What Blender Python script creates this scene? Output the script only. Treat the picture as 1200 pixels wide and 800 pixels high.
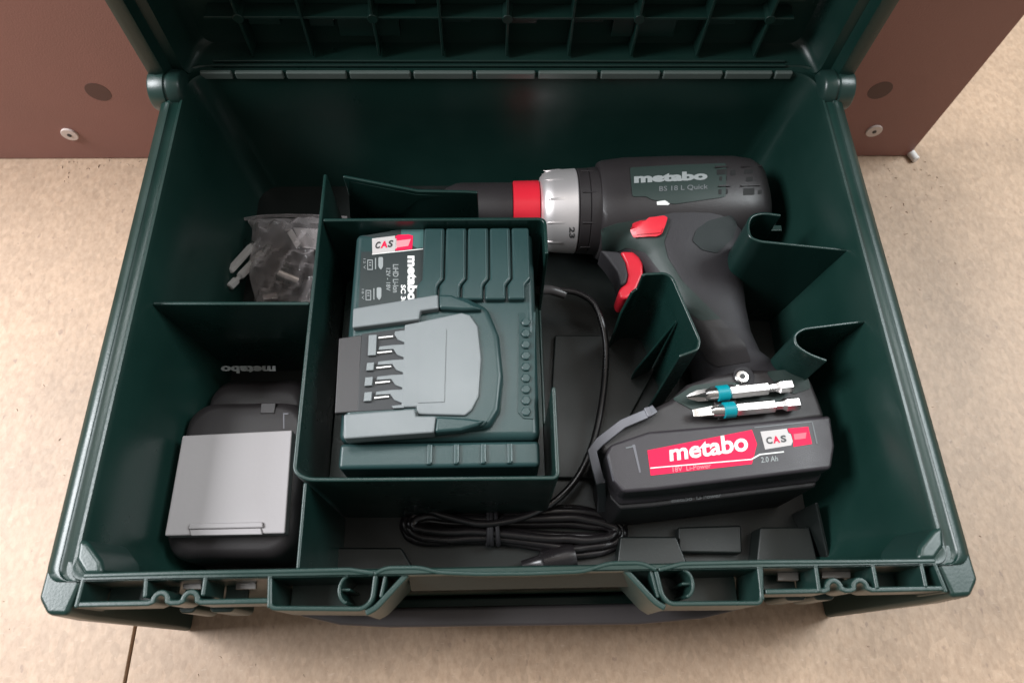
import bpy, bmesh, math, random
from mathutils import Vector, Matrix, noise
from mathutils.bvhtree import BVHTree
random.seed(7)
sc = bpy.context.scene
for o in list(bpy.data.objects):
    bpy.data.objects.remove(o, do_unlink=True)
COL = sc.collection
MM = 0.001

# ------------------------------------------------------------------ camera
FPX = 815.0
CX, CY = 600.0, 400.0
R = Matrix(((0.99958776, -0.01008699, 0.02688053),
            (-0.02031455, -0.91009163, 0.41390886),
            (0.02028865, -0.4142843, -0.90992137)))      # world <- camera (x right, y down, z forward)
CAM = Vector((-8.883, -35.509, 420.241))                 # millimetres
cd = bpy.data.cameras.new('camera')
cam = bpy.data.objects.new('camera', cd)
COL.objects.link(cam)
cd.sensor_width = 36
cd.lens = FPX / 1200 * 36
cd.clip_start = 0.01
cd.clip_end = 30
cd.dof.use_dof = True
cd.dof.focus_distance = 0.385
cd.dof.aperture_fstop = 11.0
rx = R @ Vector((1, 0, 0)); ry = R @ Vector((0, -1, 0)); rz = R @ Vector((0, 0, -1))
M = Matrix(((rx.x, ry.x, rz.x, CAM.x * MM), (rx.y, ry.y, rz.y, CAM.y * MM), (rx.z, ry.z, rz.z, CAM.z * MM), (0, 0, 0, 1)))
cam.matrix_world = M
sc.camera = cam

# ------------------------------------------------------------------ world, lamps, exposure
w = bpy.data.worlds.new('World'); sc.world = w; w.use_nodes = True
bg = w.node_tree.nodes['Background']
bg.inputs[0].default_value = (1.0, 0.93, 0.87, 1)
bg.inputs[1].default_value = 0.26


def area(name, loc, target, sx, sy, power, col):
    l = bpy.data.lights.new(name, 'AREA'); l.shape = 'RECTANGLE'; l.size = sx; l.size_y = sy
    l.energy = power; l.color = col
    o = bpy.data.objects.new(name, l); COL.objects.link(o)
    o.location = loc
    o.rotation_euler = (Vector(target) - Vector(loc)).to_track_quat('-Z', 'Y').to_euler()
    return o


area('window_light', (-0.98, 0.20, 0.95), (-0.15, 0.15, 0.0), 0.5, 0.5, 26.0, (0.95, 0.97, 1.0))
area('right_window_light', (0.98, 0.42, 1.15), (0.15, 0.15, 0.0), 0.5, 0.6, 17.0, (0.90, 0.97, 1.0))
area('ceiling_light', (-0.22, 0.85, 1.75), (-0.02, 0.15, 0.0), 0.5, 0.5, 10.0, (0.95, 0.98, 1.0))
area('ceiling_glow', (0.35, 0.6, 1.9), (0.3, 0.55, 0.0), 1.7, 1.3, 6.0, (1.0, 0.90, 0.80))
vs = sc.view_settings
vs.view_transform = 'Standard'; vs.look = 'None'; vs.exposure = 0.0; vs.gamma = 1.0


# ------------------------------------------------------------------ projection helpers (used to read real positions off the reference)
def ray(px, py):
    return R @ Vector((px - CX, py - CY, FPX))


def un(px, py, z):
    d = ray(px, py); t = (z - CAM.z) / d.z
    p = CAM + d * t
    return (p.x, p.y)


def P(pts, z):
    return [un(a, b, z) for a, b in pts]


# ------------------------------------------------------------------ materials
def mat(name, col, rough=0.4, metal=0.0, spec=0.5, bump=0.0, bscale=400, rvar=0.0, cvar=0.0, coat=0.0, cscale=30, dust=0.0):
    m = bpy.data.materials.new(name); m.use_nodes = True
    nt = m.node_tree; b = nt.nodes['Principled BSDF']
    b.inputs['Base Color'].default_value = (*col, 1)
    b.inputs['Roughness'].default_value = rough
    b.inputs['Metallic'].default_value = metal
    b.inputs['Specular IOR Level'].default_value = spec
    b.inputs['Coat Weight'].default_value = coat
    tc = nt.nodes.new('ShaderNodeTexCoord')
    if rvar or cvar:
        n = nt.nodes.new('ShaderNodeTexNoise'); n.inputs['Scale'].default_value = cscale; n.inputs['Detail'].default_value = 6
        nt.links.new(tc.outputs['Object'], n.inputs['Vector'])
        if rvar:
            mr = nt.nodes.new('ShaderNodeMapRange')
            mr.inputs[1].default_value = 0.3; mr.inputs[2].default_value = 0.7
            mr.inputs[3].default_value = max(0.02, rough - rvar); mr.inputs[4].default_value = rough + rvar
            nt.links.new(n.outputs[0], mr.inputs[0]); nt.links.new(mr.outputs[0], b.inputs['Roughness'])
        if cvar:
            mx = nt.nodes.new('ShaderNodeMix'); mx.data_type = 'RGBA'
            mx.inputs[6].default_value = (*[c * (1 - cvar) for c in col], 1)
            mx.inputs[7].default_value = (*[min(1, c * (1 + cvar)) for c in col], 1)
            nt.links.new(n.outputs[0], mx.inputs[0]); nt.links.new(mx.outputs[2], b.inputs['Base Color'])
    if dust:
        nd = nt.nodes.new('ShaderNodeTexNoise'); nd.inputs['Scale'].default_value = 520; nd.inputs['Detail'].default_value = 5; nd.inputs['Roughness'].default_value = 0.7
        nb = nt.nodes.new('ShaderNodeTexNoise'); nb.inputs['Scale'].default_value = 22; nb.inputs['Detail'].default_value = 3
        nt.links.new(tc.outputs['Object'], nd.inputs['Vector']); nt.links.new(tc.outputs['Object'], nb.inputs['Vector'])
        md_ = nt.nodes.new('ShaderNodeMapRange'); md_.inputs[1].default_value = 0.66; md_.inputs[2].default_value = 0.76
        mb_ = nt.nodes.new('ShaderNodeMapRange'); mb_.inputs[1].default_value = 0.42; mb_.inputs[2].default_value = 0.66; mb_.inputs[3].default_value = 0.15; mb_.inputs[4].default_value = 1
        nt.links.new(nd.outputs[0], md_.inputs[0]); nt.links.new(nb.outputs[0], mb_.inputs[0])
        mm_ = nt.nodes.new('ShaderNodeMath'); mm_.operation = 'MULTIPLY'
        nt.links.new(md_.outputs[0], mm_.inputs[0]); nt.links.new(mb_.outputs[0], mm_.inputs[1])
        m3_ = nt.nodes.new('ShaderNodeMath'); m3_.operation = 'MULTIPLY'; m3_.inputs[1].default_value = dust
        nt.links.new(mm_.outputs[0], m3_.inputs[0])
        mxd = nt.nodes.new('ShaderNodeMix'); mxd.data_type = 'RGBA'; mxd.inputs[7].default_value = (0.16, 0.15, 0.14, 1)
        old = b.inputs['Base Color'].links
        if old: nt.links.new(old[0].from_socket, mxd.inputs[6])
        else: mxd.inputs[6].default_value = (*col, 1)
        nt.links.new(m3_.outputs[0], mxd.inputs[0]); nt.links.new(mxd.outputs[2], b.inputs['Base Color'])
    if bump:
        n2 = nt.nodes.new('ShaderNodeTexNoise'); n2.inputs['Scale'].default_value = bscale; n2.inputs['Detail'].default_value = 3
        nt.links.new(tc.outputs['Object'], n2.inputs['Vector'])
        bp = nt.nodes.new('ShaderNodeBump'); bp.inputs['Strength'].default_value = bump; bp.inputs['Distance'].default_value = 0.0005
        nt.links.new(n2.outputs[0], bp.inputs['Height']); nt.links.new(bp.outputs[0], b.inputs['Normal'])
    return m


GREEN = mat('case_green_plastic', (0.0070, 0.0270, 0.0220), 0.33, bump=0.10, bscale=900, rvar=0.06, cvar=0.15, dust=0.35)
GREEN_EDGE = mat('case_rim_plastic', (0.012, 0.034, 0.029), 0.33, bump=0.08, bscale=900, rvar=0.05, dust=0.35)
TRAY = mat('insert_tray_plastic', (0.0065, 0.0260, 0.0220), 0.30, bump=0.08, bscale=700, rvar=0.07, cvar=0.2, dust=0.30)
TRAYF = mat('insert_tray_floor_plastic', (0.008, 0.011, 0.0102), 0.42, bump=0.10, bscale=700, rvar=0.07, cvar=0.2, dust=0.60)
CHG = mat('charger_green_plastic', (0.016, 0.043, 0.043), 0.36, bump=0.12, bscale=1500, rvar=0.05, cvar=0.1, dust=0.30)
SEAT_SHEEN = mat('charger_seat_sheen_plastic', (0.16, 0.178, 0.183), 0.34, bump=0.08, bscale=1500, rvar=0.05)  # reflected light put into the colour; the seat is dark body plastic
DARK = mat('charger_dark_recess_plastic', (0.020, 0.022, 0.024), 0.5, bump=0.1)
BROWNG = mat('charger_guide_plastic', (0.035, 0.033, 0.034), 0.45, bump=0.1)
METAL = mat('bright_steel', (0.62, 0.60, 0.59), 0.30, metal=1.0, bump=0.05, rvar=0.08)
SATIN = mat('satin_silver_ring', (0.80, 0.76, 0.76), 0.42, metal=0.75, bump=0.05, rvar=0.06)
PIN = mat('contact_pin_metal', (0.85, 0.84, 0.82), 0.45, metal=0.4)
RED = mat('red_plastic', (0.62, 0.018, 0.035), 0.38, bump=0.05, rvar=0.05)
BLACKP = mat('tool_black_plastic', (0.021, 0.018, 0.019), 0.46, bump=0.18, bscale=1800, rvar=0.07, cvar=0.2, dust=0.35)
RUBBER = mat('tool_soft_rubber', (0.020, 0.018, 0.021), 0.6, bump=0.35, bscale=2200, rvar=0.08, cvar=0.2, dust=0.50)
BATT = mat('battery_plastic', (0.030, 0.026, 0.030), 0.44, bump=0.2, bscale=2200, rvar=0.07, cvar=0.15, dust=0.35)
TOOLG = mat('tool_green_plastic', (0.022, 0.036, 0.032), 0.5, spec=0.35, bump=0.15, bscale=1800, rvar=0.06)
CORD = mat('black_rubber_cord', (0.014, 0.012, 0.013), 0.28, bump=0.08, rvar=0.06)
LABELRED = mat('red_label_print', (0.78, 0.012, 0.065), 0.55, spec=0.2)
LABELGREY = mat('grey_label_print', (0.46, 0.43, 0.42), 0.45)
LABELDARK = mat('dark_label_print', (0.022, 0.030, 0.030), 0.42)
WHITE = mat('white_print', (0.74, 0.74, 0.72), 0.5)
PALE = mat('pale_red_print', (0.85, 0.25, 0.28), 0.5)
PALE2 = mat('dull_red_print', (0.82, 0.10, 0.14), 0.5)
FAINT = mat('faint_grey_print', (0.13, 0.14, 0.145), 0.55)
FAINT2 = mat('worn_grey_print', (0.26, 0.28, 0.28), 0.5)
GLOSSY = mat('charger_highlight_bead', (0.05, 0.085, 0.085), 0.16)  # lighter and glossier than the body, to draw highlight lines
RECESS = mat('grip_recess_plastic', (0.010, 0.022, 0.020), 0.6, bump=0.2)
INK = mat('black_print', (0.03, 0.03, 0.03), 0.5)
CAP = mat('pale_grey_cap_plastic', (0.34, 0.32, 0.325), 0.5, bump=0.1, rvar=0.05, cvar=0.04)
TEAL = mat('teal_bit_ring', (0.0, 0.23, 0.28), 0.35)
GREYCLIP = mat('grey_hook_metal', (0.13, 0.13, 0.145), 0.38, metal=0.3, rvar=0.05)
WALLW = mat('white_dowel_plastic', (0.75, 0.72, 0.70), 0.5)


def board_mat():
    m = bpy.data.materials.new('particle_board'); m.use_nodes = True
    nt = m.node_tree; b = nt.nodes['Principled BSDF']; N = nt.nodes.new; L = nt.links.new
    tc = N('ShaderNodeTexCoord')
    mp = N('ShaderNodeMapping'); mp.inputs['Scale'].default_value = (1, 0.62, 1)
    mp.inputs['Rotation'].default_value = (0, 0, 0.5)
    L(tc.outputs['Object'], mp.inputs['Vector'])
    n1 = N('ShaderNodeTexNoise'); n1.inputs['Scale'].default_value = 320; n1.inputs['Detail'].default_value = 8; n1.inputs['Roughness'].default_value = 0.65
    n2 = N('ShaderNodeTexVoronoi'); n2.inputs['Scale'].default_value = 300; n2.inputs['Randomness'].default_value = 1
    n3 = N('ShaderNodeTexNoise'); n3.inputs['Scale'].default_value = 9; n3.inputs['Detail'].default_value = 5
    n4 = N('ShaderNodeTexNoise'); n4.inputs['Scale'].default_value = 210; n4.inputs['Detail'].default_value = 5
    n5 = N('ShaderNodeTexNoise'); n5.inputs['Scale'].default_value = 190; n5.inputs['Detail'].default_value = 5
    mp2 = N('ShaderNodeMapping'); mp2.inputs['Scale'].default_value = (1, 2.6, 1); mp2.inputs['Rotation'].default_value = (0, 0, -0.7)
    L(tc.outputs['Object'], mp2.inputs['Vector']); L(mp2.outputs[0], n5.inputs['Vector'])
    for n in (n1, n2, n4): L(mp.outputs[0], n.inputs['Vector'])
    L(tc.outputs['Object'], n3.inputs['Vector'])
    cr = N('ShaderNodeValToRGB')
    e = cr.color_ramp.elements
    e[0].position = 0.30; e[0].color = (0.37, 0.248, 0.165, 1)
    e[1].position = 0.72; e[1].color = (0.50, 0.360, 0.255, 1)
    k = e.new(0.5); k.color = (0.44, 0.308, 0.212, 1)
    L(n1.outputs[0], cr.inputs[0])
    # chips: per-cell tint
    chip = N('ShaderNodeMix'); chip.data_type = 'RGBA'; chip.blend_type = 'OVERLAY'; chip.inputs[0].default_value = 0.08
    sep = N('ShaderNodeSeparateColor'); L(n2.outputs['Color'], sep.inputs[0])
    L(cr.outputs[0], chip.inputs[6]); L(sep.outputs[0], chip.inputs[7])
    # dark flecks
    fl = N('ShaderNodeMapRange'); fl.inputs[1].default_value = 0.655; fl.inputs[2].default_value = 0.72
    L(n4.outputs[0], fl.inputs[0])
    dk = N('ShaderNodeMix'); dk.data_type = 'RGBA'; dk.inputs[7].default_value = (0.26, 0.17, 0.125, 1)
    m1 = N('ShaderNodeMath'); m1.operation = 'MULTIPLY'; m1.inputs[1].default_value = 0.7
    L(fl.outputs[0], m1.inputs[0]); L(m1.outputs[0], dk.inputs[0]); L(chip.outputs[2], dk.inputs[6])
    fl2 = N('ShaderNodeMapRange'); fl2.inputs[1].default_value = 0.64; fl2.inputs[2].default_value = 0.72
    L(n5.outputs[0], fl2.inputs[0])
    m2 = N('ShaderNodeMath'); m2.operation = 'MULTIPLY'; m2.inputs[1].default_value = 0.35
    lt = N('ShaderNodeMix'); lt.data_type = 'RGBA'; lt.inputs[7].default_value = (0.62, 0.48, 0.37, 1)
    L(fl2.outputs[0], m2.inputs[0]); L(m2.outputs[0], lt.inputs[0]); L(dk.outputs[2], lt.inputs[6])
    # broad stains
    br = N('ShaderNodeMapRange'); br.inputs[1].default_value = 0.3; br.inputs[2].default_value = 0.7; br.inputs[3].default_value = 0.86; br.inputs[4].default_value = 1.1
    L(n3.outputs[0], br.inputs[0])
    fin = N('ShaderNodeMix'); fin.data_type = 'RGBA'; fin.blend_type = 'MULTIPLY'; fin.inputs[0].default_value = 1
    L(lt.outputs[2], fin.inputs[6]); L(br.outputs[0], fin.inputs[7])
    L(fin.outputs[2], b.inputs['Base Color'])
    b.inputs['Roughness'].default_value = 0.5
    bp = N('ShaderNodeBump'); bp.inputs['Strength'].default_value = 0.2; bp.inputs['Distance'].default_value = 0.0004
    L(n1.outputs[0], bp.inputs['Height']); L(bp.outputs[0], b.inputs['Normal'])
    return m


BOARD = board_mat()


def laminate_mat():
    m = mat('brown_laminate', (0.270, 0.120, 0.102), 0.36, bump=0.25, bscale=900, rvar=0.08, cvar=0.16, cscale=14, dust=0.35)
    return m


LAM = laminate_mat()
EDGE = mat('raw_board_edge', (0.30, 0.2, 0.14), 0.7, bump=0.5)


def film_mat():
    m = bpy.data.materials.new('clear_plastic_film'); m.use_nodes = True
    nt = m.node_tree; N = nt.nodes.new; L = nt.links.new
    out = nt.nodes['Material Output']; b = nt.nodes['Principled BSDF']
    b.inputs['Base Color'].default_value = (0.80, 0.73, 0.74, 1); b.inputs['Roughness'].default_value = 0.10
    b.inputs['Specular IOR Level'].default_value = 0.9
    t = N('ShaderNodeBsdfTransparent'); t.inputs[0].default_value = (0.92, 0.9, 0.9, 1)
    lw = N('ShaderNodeLayerWeight'); lw.inputs[0].default_value = 0.35
    mr = N('ShaderNodeMapRange'); mr.inputs[3].default_value = 0.10; mr.inputs[4].default_value = 0.75
    L(lw.outputs['Facing'], mr.inputs[0])
    tcb = N('ShaderNodeTexCoord'); nb = N('ShaderNodeTexVoronoi'); nb.inputs['Scale'].default_value = 95; nb.feature = 'SMOOTH_F1'
    bpb = N('ShaderNodeBump'); bpb.inputs['Strength'].default_value = 0.6; bpb.inputs['Distance'].default_value = 0.003
    L(tcb.outputs['Object'], nb.inputs['Vector']); L(nb.outputs['Distance'], bpb.inputs['Height']); L(bpb.outputs[0], b.inputs['Normal'])
    mx = N('ShaderNodeMixShader'); L(mr.outputs[0], mx.inputs[0]); L(t.outputs[0], mx.inputs[1]); L(b.outputs[0], mx.inputs[2])
    L(mx.outputs[0], out.inputs[0])
    return m


FILM = film_mat()


# ------------------------------------------------------------------ object helpers
def root(name, label, cat, loc, group=None):
    o = bpy.data.objects.new(name, None); o.empty_display_size = 0.02
    COL.objects.link(o); o.location = Vector(loc) * MM
    o['label'] = label; o['category'] = cat
    if group: o['group'] = group
    return o


def origin(par):
    v = Vector((0, 0, 0))
    while par is not None:
        v += par.location; par = par.parent
    return v


def mk(name, verts, faces, material, par=None, bevel=0.0, seg=2, sharp=40, fix=True, label=None, ang=35):
    """verts in world millimetres"""
    og = origin(par)
    me = bpy.data.meshes.new(name)
    me.from_pydata([tuple(Vector(v) * MM - og) for v in verts], [], faces)
    bm = bmesh.new(); bm.from_mesh(me)
    bmesh.ops.remove_doubles(bm, verts=bm.verts, dist=1e-7)
    if fix: bmesh.ops.recalc_face_normals(bm, faces=bm.faces)
    bm.to_mesh(me); bm.free()
    me.materials.append(material)
    for p in me.polygons: p.use_smooth = True
    if bevel <= 0: me.set_sharp_from_angle(angle=math.radians(sharp))
    o = bpy.data.objects.new(name, me); COL.objects.link(o); o.parent = par
    if bevel > 0:
        b = o.modifiers.new('bevel', 'BEVEL'); b.width = bevel * MM; b.segments = seg; b.limit_method = 'ANGLE'
        b.angle_limit = math.radians(ang); b.harden_normals = True
    if label: o['label'] = label
    return o


def ring_faces(n, rings, cap0=True, cap1=True, off=0):
    f = []
    for r in range(rings - 1):
        for i in range(n):
            j = (i + 1) % n
            f.append((off + r * n + i, off + r * n + j, off + (r + 1) * n + j, off + (r + 1) * n + i))
    if cap0: f.append(tuple(off + i for i in range(n))[::-1])
    if cap1: f.append(tuple(off + (rings - 1) * n + i for i in range(n)))
    return f


def loft(name, loops, material, par=None, cap0=True, cap1=True, **k):
    n = len(loops[0]); v = [p for l in loops for p in l]
    return mk(name, v, ring_faces(n, len(loops), cap0, cap1), material, par, **k)


def prism(name, pts, z0, z1, material, par=None, **k):
    return loft(name, [[(x, y, z0) for x, y in pts], [(x, y, z1) for x, y in pts]], material, par, **k)


def taper(name, pts0, z0, pts1, z1, material, par=None, **k):
    return loft(name, [[(x, y, z0) for x, y in pts0], [(x, y, z1) for x, y in pts1]], material, par, **k)


def box(name, x0, x1, y0, y1, z0, z1, material, par=None, **k):
    return prism(name, [(x0, y0), (x1, y0), (x1, y1), (x0, y1)], z0, z1, material, par, **k)


def ppx(name, pts, z, h, material, par=None, **k):
    """prism whose top face at height z follows the outline read in the reference"""
    return prism(name, P(pts, z), z - h, z, material, par, **k)


def fillet(path, r, n=5, closed=False):
    out = []; m = len(path)
    for i in range(m):
        if not closed and i in (0, m - 1):
            out.append(tuple(path[i])); continue
        a = Vector(path[i - 1][:2]); b = Vector(path[i][:2]); c = Vector(path[(i + 1) % m][:2])
        d1 = (a - b); d2 = (c - b)
        rr = min(r, d1.length * 0.48, d2.length * 0.48)
        p = b + d1.normalized() * rr; q = b + d2.normalized() * rr
        zz = path[i][2] if len(path[i]) > 2 else None
        for k in range(n + 1):
            t = k / n
            v = p * (1 - t) ** 2 + b * 2 * t * (1 - t) + q * t * t
            out.append((v.x, v.y) if zz is None else (v.x, v.y, zz))
    return out


def strip(name, path, t, z0, z1, material, par=None, r=0, bevel=0.75, closed=False, **k):
    """upright wall of thickness t along a plan path; path points may carry their own top height"""
    if r: path = fillet(path, r, closed=closed)
    n = len(path); L = []; Rr = []
    pts = [Vector(p[:2]) for p in path]
    for i in range(n):
        if closed: a, c = pts[i - 1], pts[(i + 1) % n]
        else: a, c = pts[max(0, i - 1)], pts[min(n - 1, i + 1)]
        b = pts[i]
        d1 = (b - a).normalized() if (b - a).length > 1e-6 else (c - b).normalized()
        d2 = (c - b).normalized() if (c - b).length > 1e-6 else d1
        nn = Vector((-(d1 + d2).y, (d1 + d2).x))
        nn = nn.normalized() if nn.length > 1e-6 else Vector((-d1.y, d1.x))
        s = 1 / max(0.45, nn.dot(Vector((-d1.y, d1.x))))
        L.append(b + nn * t / 2 * s); Rr.append(b - nn * t / 2 * s)
    v = []
    for i in range(n):
        zt = path[i][2] if len(path[i]) > 2 else z1
        v += [(L[i].x, L[i].y, z0), (L[i].x, L[i].y, zt), (Rr[i].x, Rr[i].y, zt), (Rr[i].x, Rr[i].y, z0)]
    f = []
    for i in range(n if closed else n - 1):
        a = i * 4; b = ((i + 1) % n) * 4
        for q in range(4):
            r2 = (q + 1) % 4
            f.append((a + q, a + r2, b + r2, b + q))
    if not closed: f += [(0, 3, 2, 1), tuple((n - 1) * 4 + q for q in range(4))]
    return mk(name, v, f, material, par, bevel=min(bevel, t * 0.42), seg=3, ang=50, **k)


def spline(pts, sub=8):
    out = []; n = len(pts)
    for i in range(n - 1):
        p0 = Vector(pts[max(0, i - 1)]); p1 = Vector(pts[i]); p2 = Vector(pts[i + 1]); p3 = Vector(pts[min(n - 1, i + 2)])
        for k in range(sub):
            t = k / sub
            out.append(0.5 * ((2 * p1) + (p2 - p0) * t + (2 * p0 - 5 * p1 + 4 * p2 - p3) * t * t + (3 * p1 - p0 - 3 * p2 + p3) * t ** 3))
    out.append(Vector(pts[-1]))
    return out


def tube(name, pts, r, material, par=None, n=10, sub=8, **k):
    ps = spline(pts, sub); v = []; up = Vector((0, 0, 1)); N = None
    for i, p in enumerate(ps):
        d = (ps[min(i + 1, len(ps) - 1)] - ps[max(i - 1, 0)]).normalized()
        if N is None: N = d.cross(up if abs(d.z) < 0.9 else Vector((1, 0, 0))).normalized()
        N = (N - d * N.dot(d)).normalized(); B = d.cross(N)
        for a in range(n):
            t = 2 * math.pi * a / n
            v.append(p + N * r * math.cos(t) + B * r * math.sin(t))
    return mk(name, v, ring_faces(n, len(ps)), material, par, sharp=60, **k)


def lathe(name, prof, a, axis, material, par=None, n=48, ph=0.0, **k):
    """prof = [(distance along axis, radius)], from point a"""
    ax = Vector(axis).normalized(); u = ax.cross(Vector((0, 0, 1)))
    u = u.normalized() if u.length > 1e-3 else Vector((1, 0, 0))
    w2 = ax.cross(u); loops = []
    for d, r in prof:
        r = max(r, 0.01)
        loops.append([Vector(a) + ax * d + (u * math.cos(2 * math.pi * i / n + ph) + w2 * math.sin(2 * math.pi * i / n + ph)) * r for i in range(n)])
    return loft(name, loops, material, par, **k)


def rrect(x0, x1, y0, y1, rs, n=6):
    """counter-clockwise; rs = radii of front-right, back-right, back-left, front-left"""
    if not isinstance(rs, (list, tuple)): rs = [rs] * 4
    cs = [(x1, y0, -90, rs[0], -1, 1), (x1, y1, 0, rs[1], -1, -1), (x0, y1, 90, rs[2], 1, -1), (x0, y0, 180, rs[3], 1, 1)]
    out = []
    for cx, cy, a0, r, sx, sy in cs:
        for k in range(n + 1):
            a = math.radians(a0 + 90 * k / n)
            out.append((cx + sx * r + r * math.cos(a), cy + sy * r + r * math.sin(a)))
    return out


def bvh_of(objs):
    bpy.context.view_layer.update()
    dg = bpy.context.evaluated_depsgraph_get()
    vs_, fs = [], []
    for o in objs:
        e = o.evaluated_get(dg); me = e.to_mesh(); og = len(vs_)
        mw = o.matrix_world
        vs_ += [mw @ v.co / MM for v in me.vertices]
        fs += [tuple(og + i for i in p.vertices) for p in me.polygons]
        e.to_mesh_clear()
    return BVHTree.FromPolygons(vs_, fs)


def land(px, py, bvh, zf):
    """the point of a surface seen at a place of the reference, and the surface normal there"""
    d = ray(px, py).normalized()
    loc, nor, _, _ = bvh.ray_cast(CAM, d)
    if loc is None:
        x, y = un(px, py, zf); return Vector((x, y, zf)), Vector((0, 0, 1))
    if nor.dot(d) > 0: nor = -nor
    return loc, nor


def patch(name, poly, bvh, zf, off, material, par, step=6, depth=0.8, bevel=0, **k):
    """thin skin of real thickness lying on a surface"""
    bm = bmesh.new()
    f = bm.faces.new([bm.verts.new((x, y, 0)) for x, y in poly])
    xs = [p[0] for p in poly]; ys = [p[1] for p in poly]
    x = min(xs) + step
    while x < max(xs):
        bmesh.ops.bisect_plane(bm, geom=bm.verts[:] + bm.edges[:] + bm.faces[:], plane_co=(x, 0, 0), plane_no=(1, 0, 0)); x += step
    y = min(ys) + step
    while y < max(ys):
        bmesh.ops.bisect_plane(bm, geom=bm.verts[:] + bm.edges[:] + bm.faces[:], plane_co=(0, y, 0), plane_no=(0, 1, 0)); y += step
    bmesh.ops.triangulate(bm, faces=[f for f in bm.faces if len(f.verts) > 4])
    bm.verts.ensure_lookup_table(); bm.verts.index_update()
    v = []; low = []
    for q in bm.verts:
        p, n = land(q.co.x, q.co.y, bvh, zf)
        v.append(p + n * off); low.append(p - n * depth)
    faces = [tuple(q.index for q in f.verts) for f in bm.faces]
    n0 = len(v); v += low
    for e in bm.edges:
        if len(e.link_faces) == 1:
            a, b = e.verts[0].index, e.verts[1].index
            faces.append((a, b, n0 + b, n0 + a))
    bm.free()
    return mk(name, v, faces, material, par, sharp=50, **k)


def letters(name, s, quad, bvh, zf, off, material, par, fat=0.0, shear=0.0, **k):
    """print: text filled into a four-cornered patch (TL, TR, BR, BL) of a surface"""
    cu = bpy.data.curves.new('t', 'FONT'); cu.body = s; cu.size = 1; cu.offset = fat; cu.resolution_u = 3; cu.shear = shear
    o = bpy.data.objects.new('t', cu); COL.objects.link(o)
    bpy.context.view_layer.update()
    me = bpy.data.meshes.new_from_object(o.evaluated_get(bpy.context.evaluated_depsgraph_get()))
    bpy.data.objects.remove(o, do_unlink=True)
    xs = [v.co.x for v in me.vertices]; ys = [v.co.y for v in me.vertices]
    x0, x1, y0, y1 = min(xs), max(xs), min(ys), max(ys)
    TL, TR, BR, BL = [Vector(q) for q in quad]
    v = []
    for q in me.vertices:
        a = (q.co.x - x0) / (x1 - x0); b = (q.co.y - y0) / (y1 - y0)
        p2 = (BL * (1 - a) + BR * a) * (1 - b) + (TL * (1 - a) + TR * a) * b
        p, n = land(p2.x, p2.y, bvh, zf); v.append(p + n * off)
    f = [tuple(p.vertices) for p in me.polygons]
    bpy.data.meshes.remove(me)
    return mk(name, v, f, material, par, **k)


def seg_box(name, a, b, wd, h, material, par, **k):
    """bar between two 3-D points (its top centre line), width wd in plan, depth h"""
    a = Vector(a); b = Vector(b); d = (b - a); nn = Vector((-d.y, d.x, 0)).normalized() * wd / 2; dn = Vector((0, 0, h))
    v = [a + nn, a - nn, b - nn, b + nn]
    return mk(name, [p - dn for p in v] + v, ring_faces(4, 2), material, par, **k)


# ================================================================== SETTING
fl = bpy.data.objects.new('floor', None); COL.objects.link(fl); fl['kind'] = 'structure'
box('floor_board', -1500, -209.6, -900, 1600, -18, 0, BOARD, fl, bevel=0.5)
box('floor_board', -207.9, 1500, -900, 1600, -18, 0, BOARD, fl, bevel=0.5)
# dirt packed in the joint
box('joint_dirt', -209.7, -207.8, -900, 1600, -18, -5, mat('joint_dirt', (0.05, 0.035, 0.025), 0.9), fl)

panel = root('furniture_panel', 'reddish brown laminated furniture panel standing on the floor behind the case', 'furniture panel', (0, 308, 0))
box('board', -620, 310.5, 308, 326, 0.4, 330, LAM, panel, bevel=0.6)
prism('edge_band', [(310.6, 308.8), (311.2, 308.8), (311.2, 325.2), (310.6, 325.2)], 1, 329, EDGE, panel)


def ydisc(name, x, z, r, y0, y1, material, par, n=28, **k):
    return loft(name, [[(x + r * math.cos(2 * math.pi * i / n), y, z + r * math.sin(2 * math.pi * i / n)) for i in range(n)] for y in (y0, y1)], material, par, **k)


SCAP = mat('pale_screw_cap', (0.70, 0.60, 0.56), 0.45, bump=0.2)
HOLE = mat('brown_cover_cap', (0.085, 0.034, 0.030), 0.35)
for x, z in ((-306.8, 27), (269.3, 28.9)):
    c = ydisc('screw_cap', x, z, 5.6, 306.6, 310, SCAP, panel, bevel=0.5)
    ydisc('screw_recess', x, z, 1.5, 306.3, 308, INK, c)
for x, z in ((-266.7, 66.9), (254, 68)):
    ydisc('cover_cap', x, z, 8.0, 307.85, 310, HOLE, panel, bevel=0.3)
pg = root('dowel_pin', 'small white plastic pin lying on the floor at the right end of the brown panel', 'pin', (313, 303, 0))
lathe('pin_body', [(0, 2.2), (0.6, 2.9), (9, 2.9), (9.6, 2.2)], (313.5, 302, 3), (-0.35, 1, 0), WALLW, pg, n=20)

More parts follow.
